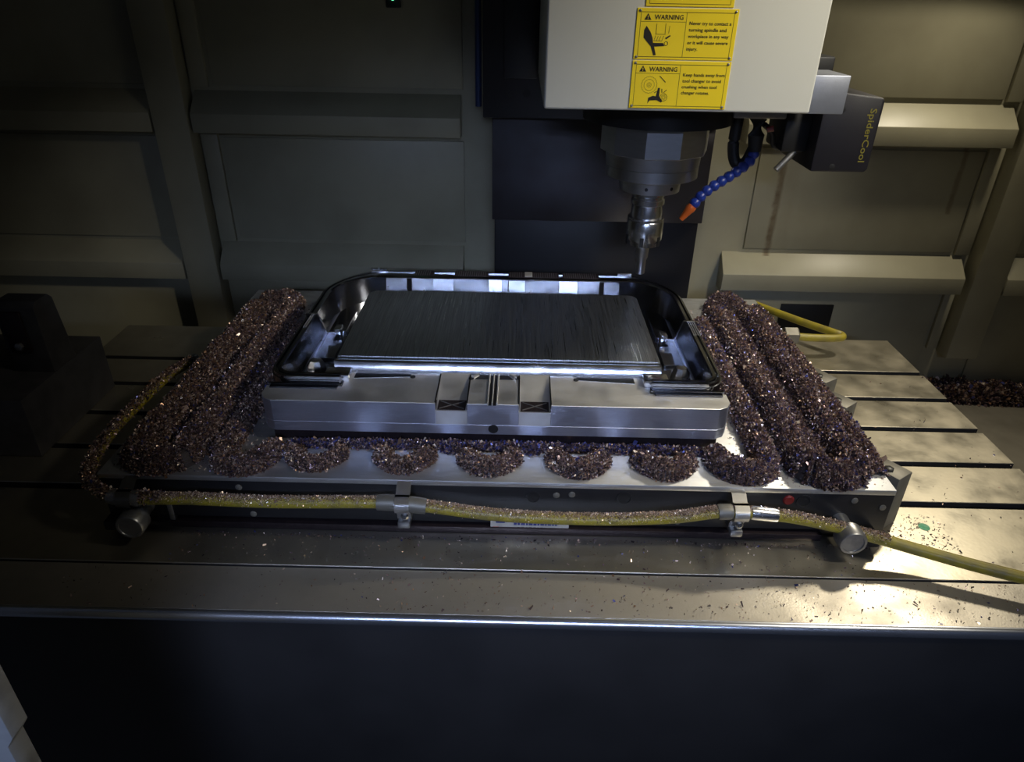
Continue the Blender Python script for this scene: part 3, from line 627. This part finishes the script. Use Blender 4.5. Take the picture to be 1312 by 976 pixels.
def mound(name, paths, label, pal='brown', z=ZP, dens=1.0, size=.0031, group=None, extra=None):
    """paths: list of (points, half width, height)"""
    bv, bf, P, N_ = [], [], [], []
    for pts, hw, h in paths:
        c = smooth_path(pts); n = len(c); m_ = 9
        ct = np.array([q[:] for q in c])
        tg = np.gradient(ct, axis=0); tg[:, 2] = 0; tg /= np.linalg.norm(tg, axis=1)[:, None]+1e-9
        nm = np.stack([-tg[:, 1], tg[:, 0], 0*tg[:, 0]], 1)
        k = np.arange(n); f_ = 1 + .10*np.sin(k*.31+RNG.uniform(0, 6)) + .07*np.sin(k*.83+RNG.uniform(0, 6))
        endt = np.minimum(1, np.minimum(k+1, n-k)/5.0)**.5
        H_ = h*f_*endt; W_ = hw*(.9+.1*f_)*(.55+.45*endt)
        o = len(bv)
        for i in range(n):
            for j in range(m_):
                a = math.pi*j/(m_-1); q = ct[i]+nm[i]*W_[i]*math.cos(a); bv.append((q[0], q[1], z+.0003+H_[i]*.93*math.sin(a)**1.25))
        for i in range(n-1):
            for j in range(m_-1): bf.append((o+i*m_+j, o+i*m_+j+1, o+(i+1)*m_+j+1, o+(i+1)*m_+j))
        length = np.linalg.norm(np.diff(ct, axis=0), axis=1).sum()
        cnt = int(length*(2*hw+1.4*h)*1250000*dens)
        s_ = RNG.uniform(0, n-1.001, cnt); i0 = s_.astype(int); fr = (s_-i0)[:, None]
        cc = ct[i0]*(1-fr)+ct[i0+1]*fr; nn = nm[i0]; Wv = W_[i0]; Hv = H_[i0]
        a = RNG.uniform(-.08, math.pi+.08, cnt); sa = np.abs(np.sin(a))
        q = cc + nn*(Wv*np.cos(a))[:, None]; q[:, 2] = z + .0004 + Hv*sa**1.25
        no = nn*(np.cos(a)*Hv/ (hw+h) * 2)[:, None]; no[:, 2] = np.sin(a)*hw/(hw+h)*2 + .15
        P.append(q); N_.append(no)
    V, col = shards(np.concatenate(P), np.concatenate(N_), size, pal)
    V[:, 2] = np.maximum(V[:, 2], z+.0002)
    return chip_object(name, bv, bf, V, col, label, group=group)
def loop_path(x0, x1, yfront, yback, r=None):
    r = r or (x1-x0)/2
    return [(x0, yback), (x0, (yback+yfront)/2), (x0, yfront+r*1.1), (x0+r*.3, yfront+r*.3), ((x0+x1)/2, yfront), (x1-r*.3, yfront+r*.3), (x1, yfront+r*1.1), (x1, (yback+yfront)/2), (x1, yback)]
mound('chip_ridge', [(loop_path(.436, .514, -.078, .60), .025, .036), ([(.475, -.05), (.475, .2), (.476, .60)], .020, .009), ([(.441, .60), (.460, .628), (.49, .628), (.512, .60)], .028, .034), ([(.557, -.06), (.556, .25), (.550, .62)], .018, .018)],
      'tall double ridge of dark brown metal chips along the right plate edge', 'mixed')
mound('chip_ridge', [(loop_path(-.674, -.595, -.078, .58), .025, .033), ([(-.635, -.05), (-.635, .2), (-.635, .58)], .020, .008), ([(-.672, .58), (-.655, .605), (-.617, .605), (-.597, .58)], .028, .030)],
      'tall double ridge of copper brown metal chips along the left plate edge', 'brown')
mound('chip_ridge', [([(.297, -.005), (.297, -.040), (.312, -.068), (.340, -.074), (.366, -.060), (.378, -.02), (.380, .08), (.383, .30), (.386, .52)], .0195, .028)],
      'hooked ridge of metal chips around the front right corner of the workpiece', 'mixed')
mound('chip_ridge', [([(-.456, -.012), (-.458, -.045), (-.474, -.074), (-.498, -.082), (-.524, -.070), (-.536, -.03), (-.537, .07), (-.536, .26), (-.536, .45)], .0185, .024)],
      'hooked ridge of metal chips around the front left corner of the workpiece', 'brown')
for i, x in enumerate((-.380, -.231, -.088, .061, .205)):
    hw = .0150 + .0012*min(i, 3); dx = .033
    mound('chip_ring', [([(x-dx, -.022), (x-dx-.004, -.040), (x-dx*.6, -.062), (x, -.070), (x+dx*.6, -.062), (x+dx+.004, -.040), (x+dx, -.022)], hw, .017+.0015*i)],
          'small round ring of brown metal chips in front of the workpiece', 'brown', size=.0028, group='chip rings along the plate front')
mound('chip_line', [([(-.44, -.006), (-.2, -.004), (.05, -.005), (.28, -.006)], .010, .0055), ([(-.17, -.008), (-.15, -.009), (-.135, -.008)], .015, .011), ([(-.03, -.008), (-.015, -.009), (.0, -.008)], .015, .011)],
      'thin line of blue metal chips along the foot of the workpiece', 'blue', size=.0032)
mound('chip_heap', [([(1.20, .925), (1.34, .915), (1.5, .905), (1.73, .90)], .040, .045)], 'dark heap of wet metal chips along the base of the back wall', 'mixed', z=-.30, dens=.5, size=.007)
def scatter(name, n, fx_, size, pal, label):
    pos = fx_(n); nr = np.tile(np.array([[0, 0, .25]]), (n, 1)); V, col = shards(pos, nr, size, pal, 1.0)
    V[:, 2] = np.maximum(V[:, 2], np.repeat(pos[:, 2], 4)); return chip_object(name, [], [], V, col, label)
def on_rect(x0, x1, y0, y1, z):
    return lambda n: np.stack([RNG.uniform(x0, x1, n), RNG.uniform(y0, y1, n), np.full(n, z+.0002)], 1)
scatter('loose_chips', 800, lambda n: np.concatenate([on_rect(-.75, .80, -.272, -.190, -.0033)(n//2), on_rect(-.3, .72, -.272, -.190, -.0033)(n-n//2)]), .0026, 'brown', 'sparse loose metal chips scattered over the front table ledge')
scatter('loose_chips', 1100, lambda n: np.concatenate([on_rect(-.6, .57, -.180, -.118, 0)(n//2), on_rect(-.6, .60, -.122, -.112, 0)(n-n//2)]), .0024, 'mixed', 'loose metal chips lying on the table in the shade of the plate')
scatter('loose_chips', 420, lambda n: np.concatenate([on_rect(.60, .93, -.17, .48, 0)(n//3), on_rect(.58, .70, -.12, -.03, 0)(n-n//3)]), .0026, 'mixed', 'loose metal chips scattered on the bright table lands right of plate')
scatter('loose_chips', 4500, lambda n: np.concatenate([on_rect(-.715, -.49, -.095, .62, ZP)(n//2), on_rect(.33, .565, -.095, .62, ZP)(n-n//2)]), .0026, 'mixed', 'thin spread of metal chips on the plate between the ridges')
def dust(name, pts, r, n, label, size=.0019, span=1.15, pal='brown'):
    p = np.array([q[:] for q in pts]); m_ = len(p); s_ = RNG.uniform(0, m_-1.001, n); i0 = s_.astype(int); f_ = (s_-i0)[:, None]
    c = p[i0]*(1-f_)+p[i0+1]*f_; t = p[i0+1]-p[i0]; t /= np.linalg.norm(t, axis=1)[:, None]
    u = np.cross(t, np.array([0, 0, 1.])); u /= np.linalg.norm(u, axis=1)[:, None]; w = np.cross(u, t)
    a = RNG.normal(0, span*.5, n)[:, None]; nr = np.sin(a)*u+np.cos(a)*w
    V, col = shards(c+nr*r, nr, size, pal, 1.2); return chip_object(name, [], [], V, col, label)
dust('chip_dust', [q for q in hp if q.x < -.60], .0097, 11000, 'brown metal chips dusting the bent left end of the yellow hose', .003, 1.5)
dust('chip_dust', [q for q in hp if -.62 < q.x < .32 and q.y < -.1], .0097, 30000, 'fine metal chips dusting the straight front run of yellow hose', .0015, 1.25, 'dust')
dust('chip_dust', [q for q in hp if .30 < q.x < .56], .0097, 7500, 'fine metal chips dusting the yellow hose near the right lifting pin', .0015, 1.1, 'dust')
